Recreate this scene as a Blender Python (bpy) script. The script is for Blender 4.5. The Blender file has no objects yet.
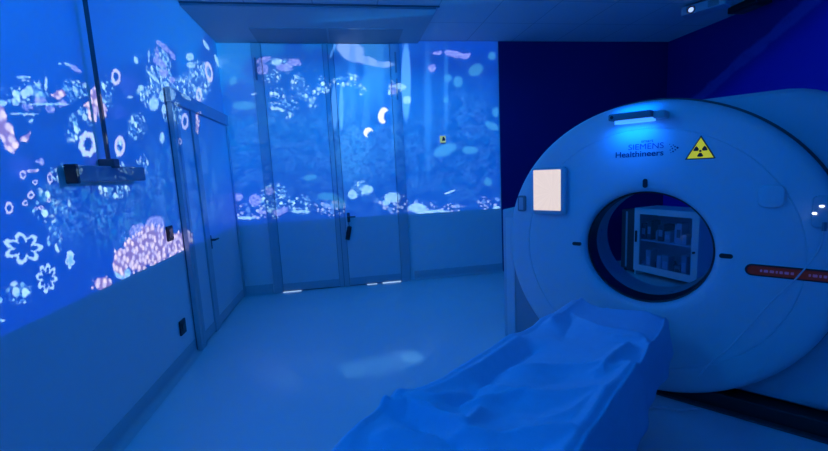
import bpy, bmesh, math, random
from mathutils import Vector, Matrix
random.seed(7)
PI = math.pi
SC = bpy.context.scene
C = SC.collection

# ---------------------------------------------------------------- camera
CAM = (1.333, -5.112, 1.42)
YAW, PITCH, ROLL, FPX = 0.163, 0.134, -0.049, 402.99
cd = bpy.data.cameras.new('camera'); cam = bpy.data.objects.new('camera', cd); C.objects.link(cam)
cyw, syw, cp, sp = math.cos(YAW), math.sin(YAW), math.cos(PITCH), math.sin(PITCH)
fw = Vector((syw*cp, cyw*cp, -sp)); rt = Vector((cyw, -syw, 0)); up = rt.cross(fw)
r2 = math.cos(ROLL)*rt + math.sin(ROLL)*up; u2 = -math.sin(ROLL)*rt + math.cos(ROLL)*up
m = Matrix((( r2.x, u2.x, -fw.x, CAM[0]), (r2.y, u2.y, -fw.y, CAM[1]), (r2.z, u2.z, -fw.z, CAM[2]), (0, 0, 0, 1)))
cam.matrix_world = m
cd.sensor_width = 36; cd.lens = FPX/828*36; cd.clip_start = 0.02
SC.camera = cam

# ---------------------------------------------------------------- exposure, world, lights
SC.view_settings.view_transform = 'Standard'; SC.view_settings.look = 'None'
SC.view_settings.gamma = 1; SC.view_settings.exposure = 0.0
SC.view_settings.use_curve_mapping = False
SC.cycles.max_bounces = 8; SC.cycles.diffuse_bounces = 5; SC.cycles.glossy_bounces = 4
SC.cycles.sample_clamp_indirect = 3.0
SC.cycles.use_denoising = True
w = bpy.data.worlds.new('world'); SC.world = w; w.use_nodes = True
w.node_tree.nodes['Background'].inputs[0].default_value = (0.0, 0.01, 0.06, 1)
w.node_tree.nodes['Background'].inputs[1].default_value = 0.0

H = 3.0            # ceiling height
W = 5.82           # room width
YF = -6.6          # wall behind the camera
XA = 3.37          # where the white part of the far wall ends
ZP = 0.87          # lower edge of the projected picture
PROJ_L = (4.909, -1.281, 2.92)     # lens of the projector that fills the left wall
PROJ_B = (2.3, -5.6, 2.84)       # lens of the projector that fills the far wall
K_PIC = 0.60        # brightness of the projected pictures
FILL = [            # added blue fill lights, no fittings seen: location, aim, size x, size y, watts, colour
    ((0.9, -5.6, 2.9), (1.2, -2.0, 0.3), 1.6, 0.5, 15, (0.0, 0.25, 1.0)),
    ((2.2, -0.75, 2.93), (2.0, -1.6, 0.0), 2.2, 0.3, 17, (0.0, 0.29, 1.0)),
    ((0.35, -3.6, 2.92), (2.2, -3.0, 0.6), 0.3, 1.4, 29, (0.0, 0.29, 1.0)),
    ((4.9, -3.6, 2.2), (4.9, -1.4, 2.9), 0.6, 0.3, 5, (0.0, 0.22, 1.0)),
]
PATCH_SPOTS = [((1.75, -2.19), 2.6, 420), ((1.29, -2.28), 2.8, 240), ((1.62, -2.22), 3.4, 160), ((1.46, -2.25), 3.6, 180), ((.82, -2.30), 2.4, 90)]   # added spots making pale floor patches: spot, cone, watts
def aim(o, tgt):
    o.rotation_euler = (Vector(tgt) - Vector(o.location)).to_track_quat('-Z', 'Y').to_euler()
for loc, tgt, sx, sy, e, col in FILL:
    ld = bpy.data.lights.new('fill_light', 'AREA'); ld.shape = 'RECTANGLE'; ld.size = sx; ld.size_y = sy
    ld.energy = e; ld.color = col
    lo = bpy.data.objects.new('fill_light', ld); C.objects.link(lo); lo.location = loc; aim(lo, tgt)

# ---- the two projected pictures: every light ray is followed to the wall it lands on
LF = {
    'reef': [(-3.194,1.585,0.312,0.176,-2.94),(-2.895,1.602,0.437,0.273,-2.87),(-2.343,1.695,0.61,0.393,-2.75),(-1.683,2.084,0.519,0.296,-2.64),(-0.662,2.129,0.85,0.449,-2.74),(-2.706,1.987,0.062,0.032,-2.71),(-2.125,2.064,0.36,0.132,-2.85),(-2.984,1.775,0.259,0.086,-2.94),(-1.872,1.446,0.987,0.433,-3.09),(-0.374,2.685,0.39,0.204,-2.47),(-1.404,2.411,0.19,0.096,-2.61)],
    'purple': [(-2.149,2.065,0.179,0.076,-2.81),(-2.32,1.864,0.119,0.046,-2.92),(-3.156,1.525,0.098,0.057,-2.98),(-2.6,1.565,0.15,0.054,-3.06)],
    'pale': [(-3.047,1.904,0.042,0.006,-2.91),(-2.917,1.902,0.034,0.009,1.3),(-2.964,1.888,0.024,0.009,1.27),(-3.032,1.849,0.028,0.018,-2.45),(-3.116,1.792,0.026,0.017,-2.41),(-3.191,1.771,0.026,0.011,-2.88),(-2.733,2.034,0.025,0.008,3.0),(-1.995,2.254,0.031,0.024,-2.94),(-1.786,2.338,0.048,0.013,1.24),(-1.977,2.075,0.046,0.019,-2.83),(-1.764,2.196,0.087,0.016,2.93),(-1.545,2.193,0.067,0.018,-3.07),(-1.807,1.997,0.089,0.046,-2.77),(-1.612,2.089,0.098,0.043,-2.83),(-1.643,1.987,0.053,0.033,-2.56),(-0.919,2.567,0.115,0.033,-2.81),(-0.945,2.489,0.085,0.025,-2.83),(-0.386,2.832,0.099,0.034,3.02),(-0.039,2.764,0.097,0.051,2.79),(-1.746,1.759,0.049,0.033,0.78),(-2.95,1.081,0.039,0.021,1.32),(-2.794,2.023,0.016,0.004,-2.84),(-3.379,0.928,0.014,0.007,2.73),(-3.37,1.008,0.011,0.009,1.49),(-2.522,0.906,0.085,0.035,2.91),(-2.918,1.507,0.014,0.009,-2.93),(-3.051,1.718,0.019,0.008,-2.62),(-2.146,1.984,0.04,0.007,-2.94),(-2.905,1.814,0.139,0.004,-2.98),(-3.079,1.744,0.081,0.004,-3.0),(-1.288,2.133,0.113,0.02,3.14)],
    'lav': [(-1.493,2.486,0.145,0.025,-3.13),(-1.349,2.466,0.066,0.031,2.95),(-1.609,2.335,0.112,0.03,-3.02),(-1.557,2.273,0.089,0.028,-2.95),(-1.645,2.383,0.069,0.03,1.12),(-2.672,2.029,0.048,0.01,3.05),(-3.054,1.777,0.031,0.016,-2.82),(-2.975,1.816,0.04,0.017,-2.87),(-2.917,1.79,0.035,0.017,-2.85),(-2.825,1.832,0.038,0.016,-2.88),(-1.414,2.252,0.066,0.023,-2.85),(-2.274,1.111,0.113,0.058,3.05),(-2.026,1.139,0.135,0.056,3.06),(-2.364,1.06,0.071,0.038,3.01),(-3.039,1.541,0.025,0.013,-3.0),(-2.532,1.941,0.05,0.016,-2.9)],
    'cream': [(-3.19,1.645,0.062,0.031,1.62),(-2.561,1.861,0.081,0.049,1.01),(-2.554,1.889,0.069,0.041,1.02),(-2.482,1.84,0.051,0.031,1.02),(-2.83,1.874,0.055,0.016,-2.83),(-3.208,1.694,0.069,0.03,1.55),(-3.176,1.618,0.036,0.026,2.52),(-3.101,1.645,0.041,0.012,-2.6),(-2.727,0.895,0.081,0.038,2.87),(-2.525,0.974,0.077,0.073,0.9),(-2.311,0.98,0.174,0.109,3.0),(-2.07,0.989,0.266,0.133,3.0),(-1.844,0.972,0.224,0.091,3.0),(-1.679,0.961,0.153,0.072,3.02),(-1.024,1.948,0.113,0.055,1.09),(-2.615,1.857,0.037,0.015,-2.89),(-2.155,1.1,0.083,0.04,3.05)],
    'ring': [(-2.285,2.078,0.064,0.039,-2.42),(-2.668,1.647,0.078,0.056,-2.53),(-1.31,1.93,0.091,0.058,-2.54),(-0.387,2.561,0.129,0.097,-2.79),(-0.791,2.25,0.092,0.054,-2.47),(-3.124,1.398,0.019,0.015,-2.81),(-3.251,1.352,0.025,0.019,1.14),(-3.165,1.367,0.014,0.011,-2.94),(-3.089,1.453,0.015,0.01,-3.0),(-3.08,1.339,0.014,0.01,-3.05),(-3.023,1.37,0.013,0.011,-2.81),(-3.149,1.484,0.018,0.015,0.8),(-2.993,1.47,0.028,0.015,1.25),(-1.534,1.738,0.041,0.023,-2.88),(-2.353,1.658,0.07,0.049,0.83),(-3.109,1.341,0.009,0.007,-3.03),(-3.089,1.501,0.035,0.007,-3.12)],
    'flower': [(-3.212,1.182,0.099,0.062,2.99,7),(-3.116,1.029,0.062,0.06,1.61,8),(-2.951,1.076,0.043,0.032,1.3,5),(-2.668,1.647,0.087,0.062,-2.58,8)],
    'spr': [(-2.708,1.917,0.112,0.043,-2.86),(-2.78,1.718,0.076,0.053,0.82),(-2.919,1.502,0.057,0.037,-2.94),(-2.354,1.652,0.076,0.054,-2.57),(-2.099,1.543,0.095,0.07,-2.47),(-2.104,1.812,0.13,0.074,-2.8),(-2.458,1.506,0.127,0.041,-3.1),(-3.274,1.003,0.061,0.044,2.77),(-3.024,1.204,0.074,0.045,1.29),(-3.053,1.35,0.086,0.062,-3.04),(-1.853,2.052,0.199,0.067,-2.89),(-1.134,2.272,0.306,0.098,-2.87),(-0.709,2.408,0.393,0.175,-2.75),(-3.042,1.83,0.123,0.049,-2.87),(-2.396,1.979,0.105,0.066,-2.4),(-1.504,1.961,0.167,0.075,-2.87),(-1.63,2.264,0.254,0.14,-2.56),(-2.574,1.41,0.078,0.039,-3.1),(-2.611,1.805,0.095,0.05,-2.83),(-2.917,1.335,0.036,0.024,-3.08),(-2.424,1.393,0.109,0.036,3.13)],
    'mot': [(-2.455,1.276,0.646,0.238,3.08),(-1.317,1.352,0.935,0.511,-3.05),(-2.952,1.366,0.204,0.094,3.13)],
}
BF = {
    'reef': [(0.852,2.894,0.106,0.097,-2.46),(1.256,2.757,0.188,0.103,-3.12),(1.122,2.826,0.093,0.068,-3.06),(0.863,2.759,0.342,0.113,-3.14),(0.474,2.694,0.223,0.134,-3.1),(0.887,2.497,0.464,0.398,-2.95),(0.612,2.614,0.282,0.158,-3.11),(1.484,2.641,0.192,0.161,-3.0),(2.599,2.655,0.513,0.24,-3.14),(2.974,2.16,0.799,0.747,-3.11),(0.195,2.338,0.233,0.214,0.88),(2.439,1.926,0.778,0.744,-3.03),(1.014,2.645,0.347,0.137,-3.14)],
    'shaft': [(1.506,2.606,0.698,0.06,1.5),(1.663,2.428,0.826,0.049,1.51),(1.848,2.661,0.704,0.061,1.51),(2.0,2.303,0.84,0.062,1.52),(2.424,2.173,0.98,0.064,1.53),(2.667,2.413,0.731,0.039,1.53)],
    'beam': [(1.743,2.545,0.706,0.267,1.5),(1.694,2.917,0.36,0.161,-3.12),(1.86,1.822,0.503,0.488,-2.77),(1.405,2.197,0.711,0.192,1.5),(1.445,1.715,0.608,0.366,1.49)],
    'sand': [(1.502,2.894,0.163,0.093,2.92),(1.443,2.905,0.095,0.068,-3.06),(1.521,2.825,0.151,0.071,2.81),(1.685,2.767,0.153,0.053,2.84),(1.9,2.719,0.122,0.035,3.14)],
    'moon': [(1.852,2.114,0.097,0.062,1.31),(1.655,1.914,0.061,0.056,0.99)],
    'moonc': [(1.914,2.1,0.073,0.056,1.28),(1.689,1.877,0.055,0.049,1.04)],
    'pillar': [(1.264,2.224,0.283,0.038,1.5),(1.347,2.222,0.284,0.026,1.5),(2.162,2.516,0.477,0.063,1.52),(1.301,2.894,0.117,0.017,1.15)],
    'pale': [(0.357,2.403,0.033,0.011,3.13),(0.636,2.749,0.056,0.034,-3.1),(2.163,2.3,0.051,0.048,-2.85),(2.084,2.457,0.075,0.036,3.14),(1.407,1.162,0.056,0.056,1.1),(1.907,1.094,0.102,0.064,3.08),(1.597,1.213,0.075,0.05,3.09),(2.224,0.946,0.118,0.058,3.07),(2.459,0.866,0.24,0.039,3.08),(2.67,1.128,0.08,0.013,-2.86),(1.827,1.035,0.051,0.038,3.08),(3.308,0.837,0.071,0.067,2.73),(0.125,0.958,0.103,0.019,3.08),(0.357,2.403,0.033,0.009,3.13),(0.76,0.99,0.119,0.019,3.08)],
    'lav': [(0.492,2.772,0.092,0.032,-2.8),(0.472,2.672,0.069,0.054,-2.69),(0.721,2.692,0.091,0.045,-3.12),(0.839,2.748,0.079,0.041,2.99),(2.787,2.846,0.128,0.042,2.98),(2.582,2.858,0.064,0.024,-2.98),(2.498,2.68,0.051,0.048,-2.9),(1.994,2.423,0.071,0.045,1.78),(0.07,1.215,0.048,0.045,1.17),(0.249,1.168,0.073,0.068,1.18),(0.419,1.255,0.049,0.046,1.15),(0.524,1.005,0.095,0.041,-2.83),(0.315,1.018,0.058,0.024,3.08),(2.942,2.822,0.065,0.031,-2.83)],
    'teal': [(0.233,2.275,0.133,0.051,3.13),(0.14,2.552,0.058,0.042,0.95),(3.192,1.23,0.056,0.052,2.86),(3.285,2.821,0.053,0.049,-3.04),(3.068,2.652,0.105,0.074,-2.72),(2.827,2.508,0.073,0.065,1.45),(2.698,2.558,0.052,0.048,-2.97),(2.662,2.291,0.039,0.037,-3.01),(3.323,2.127,0.063,0.054,1.55),(3.264,1.951,0.108,0.046,2.71),(1.099,1.155,0.121,0.05,3.09),(0.914,1.398,0.084,0.036,-3.01),(1.227,1.06,0.098,0.075,3.1),(2.625,1.669,0.158,0.076,-2.85),(2.958,1.656,0.108,0.051,3.1)],
    'spr': [(0.576,2.592,0.102,0.079,-3.03),(0.865,2.509,0.104,0.08,1.38),(0.97,2.381,0.128,0.092,-3.09),(0.728,2.259,0.126,0.092,-3.09),(0.625,2.387,0.091,0.057,-3.11),(0.743,2.166,0.07,0.057,1.36),(1.007,2.264,0.07,0.058,-3.04),(0.557,2.262,0.047,0.044,0.83),(1.152,2.471,0.105,0.082,1.39),(1.357,2.526,0.107,0.058,-3.13),(1.476,2.524,0.108,0.093,-2.99),(1.602,2.429,0.059,0.048,1.4),(0.678,2.715,0.158,0.079,-3.12),(0.479,1.154,0.195,0.163,1.41),(0.768,1.076,0.119,0.111,-3.07),(2.019,2.423,0.1,0.095,-2.79),(1.51,1.218,0.124,0.1,3.1)],
    'sprd': [(2.395,0.936,0.478,0.091,3.08),(1.941,1.003,0.257,0.115,3.08),(0.178,1.027,0.252,0.085,3.08),(3.212,0.924,0.196,0.107,3.06),(1.125,1.016,0.195,0.1,3.08)],
    'mot': [(1.412,1.595,1.835,0.733,3.1),(2.824,1.661,0.89,0.668,1.54),(0.362,1.758,0.706,0.565,1.38)],
}
class Net:
    prev = None
    def __init__(s, nt): s.nt = nt; s.nt.nodes.clear()
    def n(s, t, **k):
        a = s.nt.nodes.new(t)
        for q, v in k.items(): setattr(a, q, v)
        return a
    def put(s, sock, v):
        if v is None: return
        if isinstance(v, bpy.types.NodeSocket): s.nt.links.new(v, sock)
        else:
            if sock.type == 'RGBA' and len(v) == 3: v = tuple(v) + (1,)
            sock.default_value = v
    def m(s, op, a, b=None, c=None, clamp=False):
        x = s.n('ShaderNodeMath', operation=op, use_clamp=clamp)
        for i, v in enumerate((a, b, c)): s.put(x.inputs[i], v)
        return x.outputs[0]
    def v(s, op, a, b=None, c=None):
        x = s.n('ShaderNodeVectorMath', operation=op)
        for i, v in enumerate((a, b, c)):
            if v is not None: s.put(x.inputs[i], v)
        return x.outputs['Value' if op in ('LENGTH', 'DOT_PRODUCT', 'DISTANCE') else 'Vector']
    def mix(s, f, a, b):
        x = s.n('ShaderNodeMix', data_type='RGBA')
        s.put(x.inputs[0], f); s.put(x.inputs[6], a); s.put(x.inputs[7], b); return x.outputs[2]
    def ramp(s, x, lo, hi, a=0., b=1., smooth=True):
        r = s.n('ShaderNodeMapRange', interpolation_type='SMOOTHSTEP' if smooth else 'LINEAR')
        for i, q in enumerate((x, lo, hi, a, b)): s.put(r.inputs[i], q)
        return r.outputs[0]
    def noise(s, p, sc, det=2., rough=.5, out=0, dist=0.):
        x = s.n('ShaderNodeTexNoise'); s.put(x.inputs['Vector'], p); x.inputs['Scale'].default_value = sc
        x.inputs['Detail'].default_value = det; x.inputs['Roughness'].default_value = rough
        x.inputs['Distortion'].default_value = dist
        return x.outputs[out]
    def local(s, p, b):
        x = s.n('ShaderNodeMapping', vector_type='TEXTURE'); s.put(x.inputs[0], p)
        x.inputs[1].default_value = (b[0], b[1], 0); x.inputs[2].default_value = (0, 0, b[4])
        x.inputs[3].default_value = (b[2], b[3], 1); return x.outputs[0]
    def near(s, p, blobs):
        d = None
        for b in blobs:
            pp = p
            if s.prev is not None:          # evaluate one shape after the other (keeps the shader small in memory)
                pp = s.v('MULTIPLY_ADD', s.prev, (1e-8, 1e-8, 1e-8), p)
            q = s.v('LENGTH', s.local(pp, b)); s.prev = q
            d = q if d is None else s.m('MINIMUM', d, q)
        return d
    def warp(s, p, sc, amp, det=3.):
        c = s.noise(p, sc, det, .6, out=1)
        c = s.v('MULTIPLY', s.v('SUBTRACT', c, (.5, .5, .5)), (amp, amp, 0))
        return s.v('ADD', p, c)

def srgb(r, g, b):
    f = lambda c: (c/255/12.92 if c/255 <= .04045 else ((c/255+.055)/1.055)**2.4)
    return (f(r), f(g), f(b))

def glow(r, g, b, k=2.1):          # the brightest parts of the picture
    return tuple(c*k for c in srgb(r, g, b))

def picture(L, axis, F, lo, hi, left):
    ld = bpy.data.lights.new('projector_light', 'SPOT')
    ld.spot_size = math.radians(150); ld.spot_blend = 0; ld.shadow_soft_size = 0.003; ld.energy = 600
    ld.use_nodes = True
    N = Net(ld.node_tree)
    I = N.n('ShaderNodeNewGeometry').outputs['Incoming']
    sx = N.n('ShaderNodeSeparateXYZ'); N.put(sx.inputs[0], I)
    d = sx.outputs[axis]
    t = N.m('DIVIDE', -L[axis], d)                       # distance along the ray to the wall plane
    sc = N.n('ShaderNodeVectorMath', operation='SCALE'); N.put(sc.inputs[0], I); N.put(sc.inputs[3], t)
    P = N.v('ADD', sc.outputs[0], L)
    sp_ = N.n('ShaderNodeSeparateXYZ'); N.put(sp_.inputs[0], P)
    cb = N.n('ShaderNodeCombineXYZ')
    N.put(cb.inputs[0], sp_.outputs[1 - axis]); N.put(cb.inputs[1], sp_.outputs[2])
    p = cb.outputs[0]; u = sp_.outputs[1 - axis]; z = sp_.outputs[2]
    fine = N.warp(p, 26, .05); mid = N.warp(p, 9, .16); tiny = N.warp(p, 60, .022, 2.); soft = N.warp(p, 30, .016, 2.)
    # water
    if left:
        g = N.ramp(u, -3.4, -.3)
        col = N.mix(g, srgb(0, 50, 214), srgb(0, 118, 236))
        g2 = N.ramp(z, .9, 2.4)
        col = N.mix(g2, srgb(0, 28, 196), col)
    else:
        col = N.mix(N.ramp(u, .2, 3.2), srgb(6, 132, 220), srgb(0, 50, 205))
        col = N.mix(N.ramp(z, 1.0, 2.7), srgb(0, 40, 190), col)
    if 'beam' in F:
        col = N.mix(N.ramp(N.near(mid, F['beam']), 1.15, .2, 0, .8), col, srgb(70, 164, 240))
    # reef mass and its mottling
    reef = N.ramp(N.near(mid, F['reef']), 1.25, .75)
    n1 = N.noise(p, 7, 5, .65)
    rc = N.mix(N.ramp(n1, .35, .7), srgb(0, 0, 158), srgb(0, 52, 206) if left else srgb(0, 68, 200))
    col = N.mix(N.m('MULTIPLY', reef, .92 if left else .75), col, rc)
    mot = N.ramp(N.near(mid, F['mot']), 1.2, .6)
    n2 = N.ramp(N.noise(p, 15, 6, .75, dist=1.8), .50, .64)
    col = N.mix(N.m('MULTIPLY', N.m('MULTIPLY', mot, n2), .62), col, glow(30, 150, 235, 1.25))
    n3 = N.ramp(N.noise(p, 22, 4, .7), .52, .40)
    col = N.mix(N.m('MULTIPLY', N.m('MULTIPLY', mot, n3), .8), col, srgb(0, 0, 160))
    if 'purple' in F:
        col = N.mix(N.ramp(N.near(mid, F['purple']), 1.2, .3, 0, .6), col, srgb(62, 72, 226))
    if 'sand' in F:
        col = N.mix(N.ramp(N.near(fine, F['sand']), 1.15, .85, 0, .85), col, glow(132, 168, 226))
    if 'shaft' in F:
        col = N.mix(N.ramp(N.near(p, F['shaft']), 1.1, .3, 0, .45), col, glow(60, 150, 240, 1.3))
    if 'pillar' in F:
        col = N.mix(N.ramp(N.near(p, F['pillar']), 1.1, .8, 0, .7), col, glow(92, 164, 244))
    if 'teal' in F:
        col = N.mix(N.ramp(N.near(fine, F['teal']), 1.2, .7, 0, .7), col, glow(80, 176, 222, 1.15))
    # sprinkled polyps
    def dots(reg, size, color, keep, amt=1.):
        nonlocal col
        vor = N.n('ShaderNodeTexVoronoi', voronoi_dimensions='2D'); N.put(vor.inputs['Vector'], soft)
        vor.inputs['Scale'].default_value = 1/size
        s_ = N.n('ShaderNodeSeparateColor'); N.put(s_.inputs[0], vor.outputs['Color'])
        rad = N.ramp(s_.outputs[0], keep, 1., 0., .52, smooth=False)
        dd = N.m('SUBTRACT', vor.outputs['Distance'], rad)
        msk = N.m('MULTIPLY', N.ramp(dd, .06, -.06), reg)
        msk = N.m('MULTIPLY', msk, N.m('GREATER_THAN', s_.outputs[0], keep))
        cc = N.mix(s_.outputs[1], color, tuple(c*.55 for c in color))
        col = N.mix(N.m('MULTIPLY', msk, amt), col, cc)
    rs = N.ramp(N.near(mid, F['spr']), 1.15, .85)
    dots(rs, .045 if left else .05, glow(190, 236, 252), .3)
    dots(rs, .026, glow(140, 206, 248), .4, .85)
    if 'sprd' in F:
        rs2 = N.ramp(N.near(mid, F['sprd']), 1.15, .8)
        dots(rs2, .045, glow(186, 206, 246), .2, .8); dots(rs2, .09, glow(120, 170, 240), .3, .6)
    if left:
        dots(mot, .06, srgb(60, 160, 240), .72, .5)
    # thin bright squiggles of coral rims and weed
    q1 = N.noise(tiny, 22, 4, .68); q2 = N.noise(p, 6, 2, .5)
    line = N.m('MULTIPLY', N.ramp(N.m('ABSOLUTE', N.m('SUBTRACT', q1, .5)), .030, .008), N.ramp(q2, .42, .56))
    col = N.mix(N.m('MULTIPLY', N.m('MULTIPLY', line, N.m('MAXIMUM', rs, N.m('MULTIPLY', mot, .5))), .6 if left else .4), col, glow(120, 196, 246))
    # solid shapes with a little shading inside
    def shapes(k, c1, c2, a=.95, pw=fine, e=.12):
        nonlocal col
        dd = N.near(pw, F[k])
        cc = N.mix(N.ramp(N.noise(p, 45, 3, .6), .38, .64), c1, c2)
        al = N.ramp(N.noise(p, 55, 3, .65), .34, .52, .25, 1.)
        col = N.mix(N.m('MULTIPLY', N.ramp(dd, 1+e, 1-e, 0, a), al), col, cc)
    shapes('lav', glow(170, 172, 240), glow(96, 120, 232, 1.2), .9)
    shapes('pale', glow(186, 226, 248), glow(110, 182, 240), .92, tiny)
    if 'moon' in F:
        dd = N.m('MAXIMUM', N.near(p, F['moon']), N.m('SUBTRACT', 2., N.near(p, F['moonc'])))
        col = N.mix(N.ramp(dd, 1.12, .9), col, glow(226, 222, 236))
    if 'cream' in F:       # lumpy coral heads
        vor = N.n('ShaderNodeTexVoronoi', voronoi_dimensions='2D'); N.put(vor.inputs['Vector'], soft)
        vor.inputs['Scale'].default_value = 24
        dd = N.m('MULTIPLY_ADD', vor.outputs['Distance'], .5, N.near(fine, F['cream']))
        dd = N.m('SUBTRACT', dd, .21)
        s_ = N.n('ShaderNodeSeparateColor'); N.put(s_.inputs[0], vor.outputs['Color'])
        c1 = N.mix(s_.outputs[0], glow(252, 226, 222, 1.9), glow(214, 200, 240, 1.6))
        cc = N.mix(N.ramp(vor.outputs['Distance'], .22, .60), c1, glow(170, 130, 190, 1.1))
        col = N.mix(N.ramp(dd, 1.12, .98), col, cc)
    if 'ring' in F:
        dd = N.m('ABSOLUTE', N.m('SUBTRACT', N.near(tiny, F['ring']), .8))
        col = N.mix(N.ramp(dd, .32, .14, 0, .85), col, glow(206, 206, 246))
        for b in F['flower']:
            q = N.local(N.v('MULTIPLY_ADD', N.prev, (1e-8, 1e-8, 1e-8), tiny), b[:5]); s_ = N.n('ShaderNodeSeparateXYZ'); N.put(s_.inputs[0], q)
            th = N.m('ARCTAN2', s_.outputs[1], s_.outputs[0])
            R_ = N.m('MULTIPLY_ADD', N.m('ABSOLUTE', N.m('SINE', N.m('MULTIPLY', th, float(b[5])/2))), .44, .50)
            dd = N.m('ABSOLUTE', N.m('SUBTRACT', N.v('LENGTH', q), R_)); N.prev = dd
            col = N.mix(N.ramp(dd, .19, .09, 0, .9), col, glow(176, 214, 248))
    # frame of the picture
    def inside(x, a, b): return N.m('MULTIPLY', N.m('GREATER_THAN', x, a), N.m('LESS_THAN', x, b))
    msk = N.m('MULTIPLY', inside(u, lo, hi), inside(z, ZP, H - .004))
    t3 = N.m('MULTIPLY', N.m('ABSOLUTE', N.m('MULTIPLY', N.m('MULTIPLY', t, t), t)), 1/abs(L[axis]))
    # t is along a unit ray, so t^3/h evens out distance and slant over the wall
    em = N.n('ShaderNodeEmission'); N.put(em.inputs[0], col)
    N.put(em.inputs[1], N.m('MULTIPLY', N.m('MULTIPLY', t3, msk), 42.0*K_PIC/600))
    out = N.n('ShaderNodeOutputLight'); N.put(out.inputs[0], em.outputs[0])
    lo_ = bpy.data.objects.new('projector_light', ld); C.objects.link(lo_); lo_.location = L
    tgt = (0, -2.0, 1.9) if left else (1.7, 0, 1.9)
    aim(lo_, tgt)
    return lo_
picture(PROJ_L, 0, LF, YF, 0.0, True)
picture(PROJ_B, 1, BF, 0.0, XA - .015, False)
# spots added at the far projector lens to make pale floor patches
for (x, y), deg, e in PATCH_SPOTS:
    ld = bpy.data.lights.new('patch_spot_light', 'SPOT'); ld.spot_size = math.radians(deg); ld.spot_blend = .9; ld.shadow_soft_size = .01
    ld.energy = e; ld.color = (.16, .50, .70)
    lo = bpy.data.objects.new('patch_spot_light', ld); C.objects.link(lo); lo.location = PROJ_B; aim(lo, (x, y, 0))

# ================================================================ helpers
def mat(name, col, rough=.5, metal=0., var=.06, scale=12., bump=0., bscale=60., emit=None, es=0., spec=.5, alpha=None, trans=0.):
    m = bpy.data.materials.new(name); m.use_nodes = True
    N = Net(m.node_tree); out = N.n('ShaderNodeOutputMaterial'); b = N.n('ShaderNodeBsdfPrincipled')
    m.node_tree.links.new(b.outputs[0], out.inputs[0])
    tc = N.n('ShaderNodeTexCoord').outputs['Object']
    n = N.noise(tc, scale, 4, .6)
    N.put(b.inputs['Base Color'], N.mix(n, tuple(c*(1-var) for c in col), tuple(min(1, c*(1+var)) for c in col)))
    b.inputs['Metallic'].default_value = metal
    b.inputs['Specular IOR Level'].default_value = spec
    N.put(b.inputs['Roughness'], N.ramp(n, .2, .8, max(0, rough-.04), min(1, rough+.04)))
    b.inputs['Transmission Weight'].default_value = trans
    if bump:
        bp = N.n('ShaderNodeBump'); bp.inputs['Strength'].default_value = bump; bp.inputs['Distance'].default_value = .002
        N.put(bp.inputs['Height'], N.noise(tc, bscale, 3, .6)); N.put(b.inputs['Normal'], bp.outputs[0])
    if emit:
        N.put(b.inputs['Emission Color'], emit); b.inputs['Emission Strength'].default_value = es
    return m

def box(bm, x0, x1, y0, y1, z0, z1, bev=0., seg=2, rot=None, mi=0):
    vs = [bm.verts.new(v) for v in ((x0,y0,z0),(x1,y0,z0),(x1,y1,z0),(x0,y1,z0),(x0,y0,z1),(x1,y0,z1),(x1,y1,z1),(x0,y1,z1))]
    fs = [bm.faces.new([vs[i] for i in f]) for f in ((3,2,1,0),(4,5,6,7),(0,1,5,4),(1,2,6,5),(2,3,7,6),(3,0,4,7))]
    for f in fs: f.material_index = mi
    if rot:
        c, a, ax = rot; bmesh.ops.rotate(bm, verts=vs, cent=c, matrix=Matrix.Rotation(a, 3, ax))
    if bev:
        es = list({e for f in fs for e in f.edges})
        bmesh.ops.bevel(bm, geom=es, offset=bev, segments=seg, profile=.5, affect='EDGES')
    return vs

def prism(bm, poly, axis, a, b, bev=0., seg=2):
    """outline poly (2-D) pushed along axis from a to b"""
    def mk(p, s):
        return {0: (s, p[0], p[1]), 1: (p[0], s, p[1]), 2: (p[0], p[1], s)}[axis]
    A = [bm.verts.new(mk(p, a)) for p in poly]; B = [bm.verts.new(mk(p, b)) for p in poly]
    n = len(poly); fs = [bm.faces.new(A), bm.faces.new(B[::-1])]
    for i in range(n): fs.append(bm.faces.new((A[i], B[i], B[(i+1) % n], A[(i+1) % n])))
    bmesh.ops.recalc_face_normals(bm, faces=fs)
    if bev:
        es = [e for e in fs[0].edges] + [e for e in fs[1].edges]
        bmesh.ops.bevel(bm, geom=es, offset=bev, segments=seg, profile=.5, affect='EDGES')

def capsule(w_, h_, n=10):
    r = min(w_, h_)/2; L_ = abs(w_-h_)/2; P = []
    for k in range(2*n):
        a = 2*PI*(k+.5)/(2*n)
        x, y = r*math.cos(a), r*math.sin(a)
        if w_ >= h_: x += math.copysign(L_, x)
        else: y += math.copysign(L_, y)
        P.append((x, y))
    return P

def rrect(w_, h_, r, n=6, cx=0, cy=0):
    P = []
    for qx, qy, a0 in ((1, 1, 0), (-1, 1, 90), (-1, -1, 180), (1, -1, 270)):
        for k in range(n+1):
            a = math.radians(a0+90*k/n)
            P.append((cx+qx*(w_/2-r)+r*math.cos(a), cy+qy*(h_/2-r)+r*math.sin(a)))
    return P

def tube(bm, pts, r, n=8, cap=True):
    pts = [Vector(p) for p in pts]; rings = []
    for i, p in enumerate(pts):
        t = (pts[min(i+1, len(pts)-1)] - pts[max(i-1, 0)]).normalized()
        a = t.cross(Vector((0, 0, 1)));
        if a.length < 1e-3: a = t.cross(Vector((1, 0, 0)))
        a.normalize(); b = t.cross(a)
        rings.append([bm.verts.new(p + r*(math.cos(2*PI*k/n)*a + math.sin(2*PI*k/n)*b)) for k in range(n)])
    for A, B in zip(rings, rings[1:]):
        for k in range(n): bm.faces.new((A[k], A[(k+1) % n], B[(k+1) % n], B[k]))
    if cap: bm.faces.new(rings[0][::-1]); bm.faces.new(rings[-1])

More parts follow.
